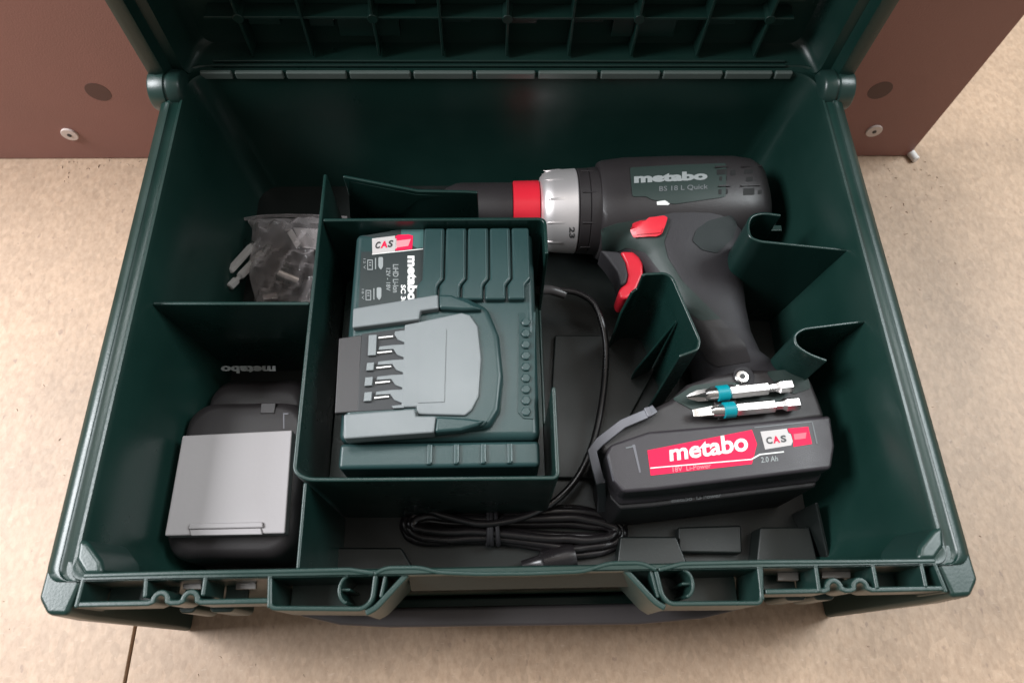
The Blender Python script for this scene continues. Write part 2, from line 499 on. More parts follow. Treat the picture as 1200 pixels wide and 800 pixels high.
# ================================================================== CASE
case = root('tool_case', 'large dark green open plastic tool case with its lid leaning back', 'tool case', (0, 140, 0))
F4 = lambda a, b, c, d, rf, rb: rrect(a, b, c, d, [rf, rb, rb, rf])
SH = [(-182, 182, -4, 279, 6, 16, 0.6), (-184, 184, -4.5, 281, 7, 17, 5), (-195.5, 195.5, -3.6, 285, 7, 18, 96),
      (-198, 198, -3.4, 286.5, 7, 19, 98), (-198.3, 198.3, -3.2, 286.5, 7, 19, 108), (-197, 197, -3, 286, 6, 18, 111),
      (-193, 193, -2.8, 285, 6, 16, 112.4), (-191.6, 191.6, -2.7, 284.5, 6, 15, 112.4), (-190.9, 190.9, -2.6, 284, 6, 15, 111.4),
      (-187, 187, -2.4, 281, 5, 14, 111.0), (-186.2, 186.2, -2.2, 280, 5, 14, 112.2), (-185, 185, -0.6, 279, 8, 14, 112.2),
      (-183.6, 183.6, 0.2, 278.4, 10, 13, 110), (-180, 180, 2, 277, 14, 13, 80), (-173, 173, 6, 273, 16, 14, 12), (-168, 168, 11, 268, 14, 12, 8)]
loft('shell', [[(x, y, z) for x, y in F4(a, b, c, d, rf, rb)] for a, b, c, d, rf, rb, z in SH], GREEN, case, sharp=50)

# corner pillars at the two front corners
for s in (-1, 1):
    top = [(s * 197.6, 12), (s * 198, -9), (s * 193, -15.6), (s * 184.5, -16), (s * 181.5, -3.5), (s * 186, 6)]
    bot = [(s * 184.5, 10), (s * 185, -12), (s * 181, -18.4), (s * 177, -18.2), (s * 176.5, -4.6), (s * 180, 5)]
    mid = [(s * 196, 12), (s * 196.4, -11), (s * 191, -17), (s * 183, -17), (s * 180.5, -4), (s * 185, 6)]
    L2 = [[(x, y, z) for x, y in q] for q, z in ((bot, 0.8), (mid, 92), (top, 111.2))]
    loft('corner_post', L2, GREEN, case, bevel=3.6, seg=4)

# front rim: thin moulded walls
ZR = 112.6
strip('rim_wall', P([(97, 674), (205, 671), (316, 669), (409, 667), (438, 671)], ZR), 2.0, 84, ZR, GREEN_EDGE, case)
strip('rim_wall', P([(772, 667), (800, 660), (895, 658), (1000, 657.5), (1097, 656.5)], ZR), 2.0, 84, ZR, GREEN_EDGE, case)
strip('rim_wall', P([(438, 672), (452, 665), (492, 664.5), (513, 670), (560, 672), (620, 671.5), (683, 669), (715, 659.5), (752, 659), (770, 667)], ZR), 1.9, 84, ZR, GREEN_EDGE, case, r=3)
for q in ([(91, 630), (103, 634), (119, 656), (120, 673), (98, 674), (88, 655)], [(1106, 614), (1094, 620), (1078, 640), (1076, 656), (1097, 656), (1108, 640)]):
    q = P(q, 113.0)
    if q[0][0] < 0: q = q[::-1]
    taper('corner_block', [(x * 0.985, y + 1.5) for x, y in q], 84, q, 113.0, GREEN_EDGE, case, bevel=2.2, seg=4)
# outer lips with the two small humps


def hump_path(x0, x1, cs, y, r):
    p = [(x0, y)]
    for c in cs:
        p.append((c - r - 1.6, y))
        for k in range(9):
            a = math.pi - math.pi * k / 8
            p.append((c + r * math.cos(a), y + 0.6 + r * 1.15 * math.sin(a)))
        p.append((c + r + 1.6, y))
    p.append((x1, y)); return p


xl = [un(q, 697, ZR)[0] for q in (187, 222)]
xr = [un(q, 690, ZR)[0] for q in (980, 1011)]
strip('front_lip', hump_path(-181.5, -103, xl, -11.8, 3.0), 2.3, 96, 111.6, GREEN_EDGE, case)
strip('front_lip', hump_path(105, 181.5, xr, -12.2, 3.0), 2.3, 96, 111.6, GREEN_EDGE, case)
for a, b in (((98, 674), (88, 712)), ((171, 674), (169, 700)), ((241, 672), (237, 698)), ((316, 668), (315, 712)),
             ((889, 658), (894, 703)), ((956, 659), (961, 694)), ((1023, 659), (1029, 690)), ((1080, 659), (1086, 688)), ((1095, 657), (1110, 694))):
    strip('rim_rib', P([a, b], ZR - 0.5), 1.9, 90, ZR - 0.5, GREEN_EDGE, case)
CATCH = mat('latch_catch_metal', (0.20, 0.19, 0.18), 0.45, metal=0.7, rvar=0.05)
# latch pocket floors, open where the latch catches
for x0, x1 in ((-180, -150), (-147, -131), (-129, -119), (-110, -103.5), (105, 127), (130, 150), (152, 180)):
    box('pocket_floor', x0, x1, -10.8, -3.2, 88, 90, GREEN, case, bevel=0.4)
for (a, b, c, d), mt in (((911, 936, 668, 680), METAL), ((963, 997, 669, 677), METAL), ((214, 236, 681, 690), GREYCLIP), ((276, 300, 676, 690), METAL)):
    q = P([(a, d), (b, d), (b, c), (a, c)], 98)
    prism('latch_catch', q, 96.6, 98, CATCH, case, bevel=0.3)
for px in ((228, 247), (262, 290), (905, 930), (938, 962)):
    x0 = un(px[0], 715, 62)[0]; x1 = un(px[1], 715, 62)[0]
    prism('latch_tab', [(x0, -12.6), (x0 + 1.5, -14), (x1 - 1.5, -14), (x1, -12.6), (x1, -9), (x0, -9)], 52, 80, GREEN, case, bevel=0.8)
# pockets beside the handle
strip('handle_bracket', P([(316, 670), (316, 712), (425, 713), (436, 703), (440, 673)], ZR - 0.6), 2.0, 80, ZR - 0.6, GREEN_EDGE, case, r=2.5)
strip('handle_bracket', P([(892, 660), (893, 706), (785, 707), (776, 697), (769, 668)], ZR - 0.6), 2.0, 80, ZR - 0.6, GREEN_EDGE, case, r=2.5)
strip('handle_brace', P([(428, 718), (440, 712), (478, 671)], ZR - 1.4), 2.6, 78, ZR - 1.4, GREEN_EDGE, case, r=2)
strip('handle_brace', P([(446, 700), (452, 672)], ZR - 1.6), 1.6, 84, ZR - 1.6, GREEN_EDGE, case)
strip('handle_brace', P([(780, 712), (768, 705), (730, 664)], ZR - 1.4), 2.6, 78, ZR - 1.4, GREEN_EDGE, case, r=2)
strip('handle_brace', P([(772, 700), (762, 664)], ZR - 1.6), 1.6, 84, ZR - 1.6, GREEN_EDGE, case)
box('pocket_floor', -101, -60, -14.6, -3.2, 84, 86, GREEN, case, bevel=0.4)
box('pocket_floor', 63, 101, -15, -3.2, 84, 86, GREEN, case, bevel=0.4)
for cxp, sgn in (((410, 690), -1), ((800, 683), 1)):
    cx_, cy_ = un(*cxp, ZR - 1)
    pth = [(cx_ + sgn * 5.0 * math.cos(a) * 0.9, cy_ + 5.6 * math.sin(a)) for a in [math.radians(-78 + 156 * k / 10) for k in range(11)]]
    strip('spring_post', pth, 1.5, 86, ZR - 1, GREEN_EDGE, case)
    strip('spring_post', [(cx_ + sgn * 4.2, cy_), (cx_ + sgn * 0.2, cy_)], 1.2, 86, ZR - 3, GREEN_EDGE, case)
# sloping grip recess between the brackets, and the carrying handle below it
mk('grip_recess', [(-46, -2.6, 110.5), (60, -2.6, 110.5), (60, -8, 97), (-46, -8, 97), (-46, -2.6, 90), (60, -2.6, 90)],
   [(0, 1, 2, 3), (3, 2, 5, 4), (0, 3, 4), (1, 5, 2), (0, 4, 5, 1)], RECESS, case, bevel=0.6)
hb = [(-110, -12), (-102, -15.5), (-84, -19.5), (-60, -21), (60, -22), (92, -20), (112, -16), (119, -12.6)]
HANDLE = mat('handle_dark_plastic', (0.050, 0.044, 0.046), 0.5, bump=0.2, rvar=0.05)
taper('carry_handle', [(x * 0.985, y + 1.5) for x, y in hb], 38, hb, 58, HANDLE, case, bevel=3.2, seg=4)
for s in (-1, 1):
    box('handle_arm', s * 82 - 18, s * 82 + 18, -14.4, -3.9, 58.5, 84, GREEN, case, bevel=2)

RIBM = mat('hinge_line_highlight_plastic', (0.10, 0.13, 0.12), 0.3)  # edge highlight of the case plastic put into a lighter colour
box('lower_front', -100, 108, -12.2, -5.2, 1, 26, GREEN, case, bevel=1.5)
# hinge line along the back wall
gx = [-179] + [un(q, 85, 112)[0] for q in (274, 334, 408, 483, 556, 629, 702, 775, 848, 906)] + [172]
for i in range(len(gx) - 1):
    box('hinge_rib', gx[i] + 0.9, gx[i + 1] - 0.9, 277.0, 279.7, 108.5, 113.6, RIBM, case, bevel=0.9, seg=3)
# hinge ears
for s in (-1, 1):
    lathe('hinge_ear', [(0, 6), (1, 9.6), (2.5, 11), (8, 11.4), (8.4, 10.6), (9.6, 10.6), (10.2, 11.6), (18, 11.6), (19, 11), (19.4, 9.5)], (s * 184, 268, 109.5), (s, 0, 0), GREEN_EDGE, case, n=40)
    lathe('hinge_pin', [(0, 3.4), (1.6, 3.4), (1.9, 2.6)], (s * 202.4, 267, 110), (s, 0, 0), METAL, case, n=20)


# lid, opened upright; loops run in the XZ plane
def lidloop(x1, z0, z1, r, y, dy=0):
    out = []
    for x, z in rrect(-x1, x1, z0, z1, [r, 14, 14, r], n=8):
        t = max(0.0, min(1.0, (134 - z) / 20.0)) * max(0.0, min(1.0, (x1 - 3 - abs(x)) / 7.0))
        out.append((x, y + dy * t, z))
    return out


lid = loft('lid', [lidloop(194, 110.5, 404, 9, 306.4), lidloop(200, 109, 407, 9, 303), lidloop(202.5, 108.8, 408, 9, 272, 17),
                   lidloop(202, 109.2, 407.6, 9, 268.6, 20), lidloop(198.5, 110, 405, 8, 268, 20), lidloop(193.5, 110.6, 403, 6, 269.4, 19),
                   lidloop(192.4, 111, 402, 5, 277.5, 11.2), lidloop(187, 111.4, 399, 5, 278.6, 10.6), lidloop(183, 112, 396, 6, 298), lidloop(179, 113, 392, 6, 302)],
           GREEN, case, sharp=42)
rx_ = [-149, -114, -74.5, -37, 1, 38, 75.5, 115, 150]
for x in rx_:
    box('lid_rib', x - 0.8, x + 0.8, 290.6, 301.9, 113.2, 391, GREEN, lid, bevel=0.35)
zz_ = [139.5, 177, 215, 253, 291, 329, 366]
for z in zz_:
    box('lid_rib', -168, 164, 291.4, 301.8, z - 0.8, z + 0.8, GREEN, lid, bevel=0.35)
for i, x in enumerate(rx_):
    if i % 2 == 0:
        for z in (139.5, 215, 291):
            ydisc('lid_boss', x, z, 3.0, 290.4, 301.7, GREEN, lid, bevel=0.4)
for x0, x1, z0, z1 in ((-96, -61, 123, 138.6), (62, 74.6, 123, 138.6), (76.5, 99, 123, 138.6), (116, 133, 131.5, 138.6), (151, 161, 131.5, 138.6),
                       (-146, -128, 131, 138.6), (-112, -98, 130, 138.6), (-36, -20, 133, 138.6), (2, 18, 132, 138.6), (39, 56, 133, 138.6),
                       (152, 168, 147, 176), (-147, -126, 150, 176), (-73, -50, 145, 176), (77, 98, 150, 176)):
    box('lid_pad', x0, x1, 296, 301.7, z0, z1, GREEN, lid, bevel=0.5)
for y0, z in ((283.0, 112.0), (286.6, 112.0)):
    box('hinge_ledge', -172, 168, y0, y0 + 1.7, z, z + 1.6, GREEN_EDGE, case, bevel=0.5)

# ================================================================== INSERT TRAY
tray = root('insert_tray', 'dark green moulded insert tray dividing the inside of the case into compartments', 'insert tray', (0, 140, 9))
prism('tray_floor', rrect(-174, 174, 5, 274, 15), 9.2, 12, TRAYF, tray)
ZT = 102
strip('divider', [(-102.2, 213.5), (-101.8, 120), (-101.2, 44.6), (-95, 41.0), (-74, 40.6), (14, 40), (20.4, 40), (20.4, 84.7)], 2.0, 12, ZT, TRAY, tray, r=6)
strip('divider', [(-95.6, 39.6), (-95, 1.6)], 1.7, 12, ZT, TRAY, tray)
strip('divider', [(-100.8, 183.4), (12, 183.4), (20, 183.4), (20.2, 161)], 2.0, 12, ZT - 0.6, TRAY, tray, r=5)
strip('divider', [(-182.5, 133), (-103.2, 132.2)], 2.0, 12, ZT - 0.4, TRAY, tray)
prism('charger_shelf', rrect(-100, 19, 42, 182, 5), 34, 38, TRAY, tray)
strip('divider', [(20, 86), (20, 160)], 1.6, 12, 37.5, TRAY, tray)
# cradle for the chuck, behind the charger compartment
cr = [(*un(402, 206, 98), 98), (*un(490, 223, 97), 97), (*un(545, 224, 96), 96), (*un(560, 225, 95), 95)]
strip('chuck_cradle', cr, 1.8, 12, 98, TRAY, tray)
q = [un(408, 212, 96), un(488, 228, 95), un(535, 230, 92), un(525, 248, 70), un(488, 253, 70), un(410, 254, 70)]
zt = [96, 95, 92, 68, 68, 70]
mk('chuck_cradle', [(x, y, z) for (x, y), z in zip(q, zt)] + [(x, y, z - 2) for (x, y), z in zip(q, zt)], ring_faces(6, 2), TRAY, tray, bevel=0.5)
# curved supports on the right
strip('drill_support', [(186, 161.3), (136.5, 167.6), (131.6, 170), (131.2, 177), (134, 184), (141, 186), (151, 184.4)], 1.7, 12, ZT, TRAY, tray, r=4)
strip('drill_support', [(184, 119), (149.5, 114.8), (144.3, 111.2), (144.6, 105.3), (150.2, 100.6), (158.4, 97.0)], 1.7, 12, ZT, TRAY, tray, r=4)
box('stop_tab', 151, 159, 186, 190, 12, 84, TRAY, tray, bevel=0.6)
md = [(727, 368, 62), (743, 340, 82), (756, 320.5, 97), (780, 320, 98), (788, 325, 98), (820, 398, 98), (818, 409, 98), (796, 417, 97)]
strip('drill_support', [(*un(a, b, z), z) for a, b, z in md], 1.6, 12, 98, TRAY, tray, r=2.2)
strip('support_gusset', [(*un(792, 376, 84), 84), (*un(744, 434, 30), 30)], 1.4, 12, 80, TRAY, tray)
for pts, z in (([(722, 668), (727, 628), (793, 628), (806, 660)], 25), ([(795, 647), (795, 617), (869, 615), (870, 648)], 19), ([(886, 665), (891, 617), (949, 617), (960, 662)], 27),
               ([(352, 668), (356, 641), (470, 641), (488, 672)], 25), ([(640, 560), (650, 392), (752, 392), (770, 430), (700, 560)], 16)):
    ppx('floor_step', pts, z, z - 11.8, TRAYF, tray, bevel=1.2)
strip('floor_rib', [(*un(957, 588, 45), 45), (*un(972, 656, 30), 30)], 1.8, 12, 40, TRAYF, tray)

# ================================================================== CHARGER
chg = root('battery_charger', 'dark green battery charger with sheen painted on its seat, lying in the middle compartment', 'battery charger', (-35, 115, 38))
body = box('body', -84.5, 13.6, 61.5, 181, 38.2, 92.5, CHG, chg, bevel=4, seg=4)
bodyf = box('front_body', -84, 13.2, 48.4, 61.2, 38.4, 90.5, CHG, chg, bevel=2.2, seg=3)
ft = []
for i in range(5):
    x0 = -46.4 + 12.05 * i
    wd = 11.3 if i < 4 else 9.6
    j = 2.8
    pts = [(x0, 181.2), (x0, 149), (x0 - j, 145), (x0 - j, 136.5), (x0 + wd - j - 0.3, 136.5), (x0 + wd - j - 0.3, 145), (x0 + wd, 149), (x0 + wd, 181.2)]
    ft.append(prism('cooling_fin', pts[::-1], 88, 96.2, CHG, chg, bevel=1.3, seg=3))
    if i < 4:
        xr_ = x0 + wd - 1.5
        strip('fin_highlight_bead', [(xr_, 179.5), (xr_, 149.4), (xr_ - j, 145.2), (xr_ - j, 138)], 0.75, 95.6, 96.75, GLOSSY, ft[-1], bevel=0.3)  # bead added to draw the highlight along the fin edge
# raised socket block
base = ppx('socket_block', [(402, 500), (412, 362), (513, 345), (545, 346), (572, 360), (585, 392), (590, 440), (586, 480), (574, 500), (508, 508), (402, 516)], 97, 12, CHG, chg, bevel=3.2, seg=4)
arm1 = ppx('guide_rail', [(413.5, 361), (513.5, 344.5), (514, 361), (492.5, 364), (491, 374), (412.5, 384)], 101, 8, SEAT_SHEEN, chg, bevel=0.9)  # pale rail colour stops where the painted sheen fades
arm2 = ppx('guide_rail', [(402.5, 485), (486, 478.5), (487.5, 487), (511, 487), (508.5, 506.5), (402.5, 514)], 101, 8, SEAT_SHEEN, chg, bevel=0.9)
ppx('rail_shoulder', [(513.8, 344.3), (528, 344.5), (548, 352), (566, 362), (541, 362.5), (514.2, 361)], 100.7, 6, CHG, chg, bevel=1.6, seg=3)  # same rail going on in body colour, past the painted sheen
ppx('rail_shoulder', [(511.3, 487), (545, 489), (568, 492), (560, 498), (540, 504), (508.8, 506.5)], 100.7, 6, CHG, chg, bevel=1.6, seg=3)
seatp = ppx('seat_plate', [(474, 380), (513, 372), (541, 366), (551, 369), (560, 382), (564, 420), (561, 464), (553, 480), (545, 486.5), (489, 485), (488, 476.5), (470, 477)], 98.6, 5, SEAT_SHEEN, chg, bevel=0.8)
patch('type_plate', [(490.5, 389), (523, 386.5), (520.5, 471), (490, 472)], bvh_of([seatp]), 98, 0.45, SEAT_SHEEN, chg, step=50, bevel=0)
ppx('guide_floor', [(397, 396), (424, 392), (420, 482), (392, 484)], 97.4, 4, BROWNG, chg, bevel=0.6)
ppx('contact_recess', [(424, 391), (476, 384), (473, 479), (419, 482)], 97.3, 3.9, DARK, chg, bevel=0.3)
for i in range(5):
    yy = 394.2 + 17.6 * i; xx = 461.5 - 1.2 * i
    ppx('contact_pin', [(xx - 18, yy + 0.6), (xx - 1, yy - 1.2), (xx - 1, yy + 0.3), (xx - 18, yy + 2.1)], 98.7, 2, PIN, chg)
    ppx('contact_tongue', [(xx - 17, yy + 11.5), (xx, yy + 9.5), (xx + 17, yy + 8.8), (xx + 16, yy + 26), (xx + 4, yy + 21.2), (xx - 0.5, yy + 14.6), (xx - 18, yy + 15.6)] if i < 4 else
        [(xx + 2, yy + 10.5), (xx + 17, yy + 8.8), (xx + 16.5, yy + 13), (xx + 4, yy + 13.5)], 98.5, 4, SEAT_SHEEN, chg, bevel=0.25)
ppx('contact_tongue', [(462, 391), (463, 388), (479, 386), (478.5, 403), (466, 397.5)][::-1], 98.5, 4, SEAT_SHEEN, chg, bevel=0.25)
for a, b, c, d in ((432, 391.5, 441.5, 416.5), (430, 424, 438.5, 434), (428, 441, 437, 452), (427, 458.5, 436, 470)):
    ppx('contact_guard', [(a, b + 0.8), (c, b), (c - 1, d - 0.6), (a - 1.2, d)], 98.9, 4, SEAT_SHEEN, chg, bevel=0.3)
vp = patch('vent_panel', [(608, 367), (626, 366), (625, 491), (613, 490), (607, 483)], bvh_of([body]), 92.5, 0.8, CHG, chg, step=40)
for i in range(9):
    x, y = un(616.5, 377 + 13.1 * i, 94)
    lathe('vent_stud', [(0, 2.5), (0.9, 2.5), (1.3, 2.0)], (x, y, 93), (0, 0, 1), CHG, chg, n=6)
for xq in (503, 534.5, 566, 597):
    x, y = un(xq, 532, 91)
    box('front_rib', x - 1.2, x + 1.2, 49.6, 60, 86, 91.8, CHG, chg, bevel=0.8, seg=3)
    box('front_highlight_bead', x + 0.7, x + 1.5, 50.4, 59.4, 90.6, 92.2, GLOSSY, chg, bevel=0.3)  # added bead that stands in for the rib's highlight
ppx('side_clip', [(540, 495), (556, 491), (572, 493), (566, 499), (548, 500)], 98, 4, CHG, chg, bevel=1)
B = bvh_of([body])
lab = patch('label', [(424, 277), (497, 264.5), (496, 348), (420, 372)], B, 92.5, 0.18, LABELDARK, chg, step=40, depth=0.3, label='dark printed label')
BL = bvh_of([lab, body])
patch('label_stripe', [(457, 271), (496.5, 265), (496, 290), (489, 291.3)], BL, 92.5, 0.12, mat('teal_label_print', (0.05, 0.12, 0.115), 0.42), lab, step=60, depth=0.1)
patch('label_stripe', [(436, 297.6), (495.8, 291.4), (495.8, 292.3), (436, 298.6)], BL, 92.5, 0.22, WHITE, lab, step=60, depth=0.1)
patch('label_badge', [(436, 279.8), (463, 276.5), (463, 279.5), (465, 280), (465, 291), (463, 292), (463, 294.5), (436.5, 298)], BL, 92.5, 0.26, LABELGREY, lab, step=60, depth=0.1)
patch('label_badge', [(463.6, 277), (467, 275.5), (479, 275), (484, 276.5), (483, 292), (463.6, 294)], BL, 92.5, 0.26, LABELRED, lab, step=60, depth=0.1)
patch('badge_pattern', [(465, 282.5), (481.5, 280.5), (478.5, 288.5), (465, 290.5)], BL, 92.5, 0.36, PALE, lab, step=60, depth=0.1)
letters('lettering', 'C', [(440, 284.2), (446, 283.2), (446, 291.2), (440, 292.0)], BL, 92.5, 0.40, INK, lab, fat=0.035, shear=0.2)
letters('lettering', 'A', [(446, 283.4), (454, 282.4), (454, 290.4), (446, 291.3)], BL, 92.5, 0.40, LABELRED, lab, fat=0.035, shear=0.1)
letters('lettering', 'S', [(454.5, 282.4), (461, 281.6), (461, 289.6), (454.5, 290.4)], BL, 92.5, 0.40, INK, lab, fat=0.035, shear=0.2)
# text running down the label: its own "up" points right
letters('lettering', 'metabo', [(489.2, 300), (489.2, 353), (477.5, 353), (477.5, 300)], BL, 92.5, 0.3, WHITE, lab, fat=0.05)
letters('lettering', 'SC 30', [(475.6, 334), (475.6, 356), (469.8, 356), (469.8, 334)], BL, 92.5, 0.3, WHITE, lab, fat=0.03)
letters('lettering', 'LiHD Li-Ion', [(467, 310), (467, 343), (460.4, 343), (460.4, 310)], BL, 92.5, 0.3, FAINT2, lab, fat=0.02)
letters('lettering', '12V - 18V', [(457.6, 314.5), (457.6, 341), (452.6, 341), (452.6, 314.5)], BL, 92.5, 0.3, FAINT2, lab, fat=0.02)
for y0 in (301.5, 337):
    dx = 0 if y0 < 320 else -2
    patch('pictogram', fillet([(443.5 + dx, y0), (449 + dx, y0), (449 + dx, y0 + 11), (446.5 + dx, y0 + 15), (443.5 + dx, y0 + 11)], 1.5, 2, True), BL, 92.5, 0.28, FAINT2, lab, step=60, depth=0.1)
    patch('pictogram', [(439.6 + dx, y0 + 1), (440.8 + dx, y0 + 1), (440.8 + dx, y0 + 14), (439.6 + dx, y0 + 14)], BL, 92.5, 0.28, FAINT2, lab, step=60, depth=0.1)
    for (a, b, c, d) in ((430.5, y0 + 3, 437, y0 + 4), (430.5, y0 + 14, 437, y0 + 15), (430.5, y0 + 3, 431.4, y0 + 15), (436, y0 + 3, 437, y0 + 15), (432.5, y0 + 6, 435, y0 + 7), (432.5, y0 + 9, 435, y0 + 10)):
        patch('pictogram', [(a + dx, b), (c + dx, b), (c + dx, d), (a + dx, d)], BL, 92.5, 0.28, FAINT2, lab, step=60, depth=0.1)
    letters('lettering', '12 V' if dx == 0 else '18 V', [(428.6 + dx, y0 + 2), (428.6 + dx, y0 + 14), (426 + dx, y0 + 14), (426 + dx, y0 + 2)], BL, 92.5, 0.28, FAINT2, lab)

# cord: leaves the charger at its right side, loops over the tray floor and ends in a tied coil
cz = 22
tube('cord_sleeve', [(*un(632, 338, 52), 50), (*un(645, 338, 46), 44), (*un(662, 343, 42), 40)], 3.0, mat('grey_cord_sleeve', (0.06, 0.055, 0.055), 0.4), chg, sub=6)
cp = [(655, 340, 42), (676, 343, 42), (695, 355, 42), (705, 377, 41), (710, 405, 38), (709, 440, 34), (704, 480, 30), (694, 522, 27), (676, 560, 25), (650, 587, 25), (620, 603, 26), (590, 611, 27), (560, 613, 28), (520, 604, 27), (488, 594, 24), (474, 600, 22)]
tube('power_cord', [(*un(a, b, z), z) for a, b, z in cp], 2.0, CORD, chg, n=12)
random.seed(3)
coils = []
for i, (amp, ex0, zz) in enumerate(((13.5, 63, 15), (11.2, 60, 18.5), (8.6, 62, 15), (6.6, 57, 21.5), (3.9, 59, 17.5))):
    pts = []
    ph = random.uniform(-0.4, 0.4)
    for k in range(29):
        a = 2 * math.pi * k / 28 + 0.4
        sx = math.copysign(abs(math.cos(a)) ** 0.7, math.cos(a)); sy = math.copysign(abs(math.sin(a)) ** 0.8, math.sin(a))
        x = 2 + ex0 * sx + random.uniform(-.5, .5)
        pinch = 0.5 + 0.5 * min(1, abs(x + 11) / 45) ** 1.3
        pts.append((x, 31.5 - 3.0 * x / 60 + amp * sy * pinch + random.uniform(-.7, .7), zz + 1.2 * math.sin(a * 2 + ph * 5) + random.uniform(-.3, .3)))
    pts[-1] = pts[0]
    coils.append(tube('cord_coil', pts, 2.35, CORD, chg, n=10, sub=6))
for dx in (0, 2.6, 5.0):
    tube('cord_tie', [(-13 + dx + 0.7 * math.sin(t + dx), 32 + 9.6 * math.cos(t), 19 + 7.2 * math.sin(t)) for t in [2 * math.pi * k / 14 for k in range(15)]], 1.35, RUBBER, chg, sub=4)
lathe('plug', [(0, 3.2), (10, 4.2), (12, 6.2), (26, 7.2), (30, 6.4), (30.5, 3)], (*un(612, 663, 20), 18), (0.97, 0.18, 0.0), CORD, chg, n=20)

# ================================================================== DRILL
dr = root('cordless_drill', 'dark cordless drill driver with silver ring and red trigger lying on its side', 'cordless drill', (100, 160, 12))
AY, AZ = 226, 47


def se(cx, cy, cz, hy, hz, n=40, e=2.5):
    out = []
    for i in range(n):
        a = 2 * math.pi * i / n; c, s = math.cos(a), math.sin(a)
        out.append((cx, cy + hy * math.copysign(abs(c) ** (2 / e), c), cz + hz * math.copysign(abs(s) ** (2 / e), s)))
    return out


lathe('chuck', [(0, 9), (1, 12), (4, 15), (10, 17.8), (14, 18.4), (46, 18.4)], (-42, AY, AZ), (1, 0, 0), BLACKP, dr)
lathe('chuck_sleeve', [(0, 17.5), (0.8, 19.4), (16.6, 19.6), (17.4, 18)], (4.2, AY, AZ), (1, 0, 0), RED, dr)
ringo = lathe('torque_ring', [(0, 18), (0.3, 21.5), (3.5, 25), (8, 26), (22.2, 27), (22.9, 26)], (21.6, AY, AZ), (1, 0, 0), SATIN, dr, n=64)
for k in range(7):
    a = math.radians(-20 + 32 * k)
    c = Vector((31.5, AY + 25.6 * math.cos(a), AZ + 25.6 * math.sin(a)))
    t = Vector((0, -math.sin(a), math.cos(a))); r_ = Vector((0, math.cos(a), math.sin(a)))
    v = [c + Vector((-8, 0, 0)) + t * 0.3 + r_ * 0.2, c + Vector((6, 0, 0)) - t * 2.2 + r_ * 0.3, c + Vector((8, 0, 0)) + t * 0 + r_ * 0.3, c + Vector((5, 0, 0)) + t * 1.6 + r_ * 0.3, c - r_ * 2, c + Vector((2, 0, 0)) + r_ * 1.25]
    mk('grip_ridge', v, [(0, 1, 5), (1, 2, 5), (2, 3, 5), (3, 0, 5), (0, 4, 1), (1, 4, 2), (2, 4, 3), (3, 4, 0)], SATIN, ringo)
RB = bvh_of([ringo])
letters('lettering', '23', [(667, 266), (667, 279), (673.5, 279), (673.5, 266)][::-1], RB, 70, 0.15, INK, ringo, fat=0.03)
col = lathe('collar', [(0, 25.6), (0.6, 27), (6.5, 27.2), (7, 26.6), (7.3, 27.4), (13.2, 28)], (44.8, AY, AZ), (1, 0, 0), BLACKP, dr, n=56)
for a in (60, 100, 140, 180):
    ar = math.radians(a)
    box('collar_rib', 46.5, 55, AY + 27 * math.cos(ar) - 0.5, AY + 27 * math.cos(ar) + 0.5, AZ + 27 * math.sin(ar) - 1, AZ + 27 * math.sin(ar) + 0.7, BLACKP, col, bevel=0.2)
hs = loft('housing', [se(57.8, AY, AZ, 25, 25), se(58.2, AY, AZ, 28.5, 28.5), se(61, AY, AZ, 30, 29.5), se(75, AY + 0.5, AZ, 31.5, 30.5), se(110, AY + 1, AZ, 32, 31),
                      se(145, AY + 1.5, AZ, 31.5, 30.5), se(156, AY + 1.5, AZ, 30, 29), se(162, AY + 1, AZ, 27, 26), se(164.5, AY + 1, AZ, 22, 21)], BLACKP, dr, sharp=60)


def sec(Lp, Rp, hz, n=36, e=2.6, zc=AZ):
    a = Vector(un(*Lp, zc + hz * 0.45)); b = Vector(un(*Rp, zc + hz * 0.45)); c = (a + b) / 2; h = (b - a) / 2; out = []
    for i in range(n):
        t = 2 * math.pi * i / n; co, si = math.cos(t), math.sin(t)
        k = math.copysign(abs(co) ** (2 / e), co); s = math.copysign(abs(si) ** (2 / e), si)
        out.append((c.x + h.x * k, c.y + h.y * k, zc + hz * s))
    return out


gr = loft('grip', [sec((712, 262), (888, 240), 27), sec((728, 285), (880, 262), 26), sec((748, 305), (874, 290), 23.5), sec((765, 335), (873, 325), 21.5), sec((785, 365), (876, 358), 20.5),
                   sec((805, 395), (882, 390), 20.5), sec((818, 420), (893, 415), 22), sec((822, 440), (915, 432), 26), sec((820, 458), (935, 450), 29)], RUBBER, dr, sharp=60)
foot = ppx('foot', [(700, 521), (725, 498), (761, 479.5), (785, 468), (806, 449), (835, 439), (880, 432), (944, 432), (953, 448), (962, 470), (969, 490), (890, 500), (760, 515), (709, 533)][::-1], 77, 58, BLACKP, dr, bevel=4.5, seg=4)
CORE = mat('battery_core_plastic', (0.012, 0.011, 0.012), 0.5, bump=0.2, bscale=2200)
bp_ = P([(710, 531), (718, 563), (731, 577), (770, 574), (975, 549), (979, 522), (974, 486), (890, 494), (760, 505), (716, 520)], 81)
batt = loft('battery_pack', [[(x, y + (dy if y < 60 else 0), z) for x, y in bp_] for z, dy in ((64, -3.5), (68, 0), (81, 0))], BATT, dr, bevel=2.0, seg=4)
bcx = sum(p[0] for p in bp_) / len(bp_); bcy = sum(p[1] for p in bp_) / len(bp_)
core = loft('battery_core', [[(bcx + (x - bcx) * 0.975, bcy + (y - bcy) * 0.97 + (-5.5 if y < 60 else 0), z) for x, y in bp_] for z in (13, 63.6)], CORE, batt, bevel=1.5)
DB = bvh_of([hs, gr, foot, batt])
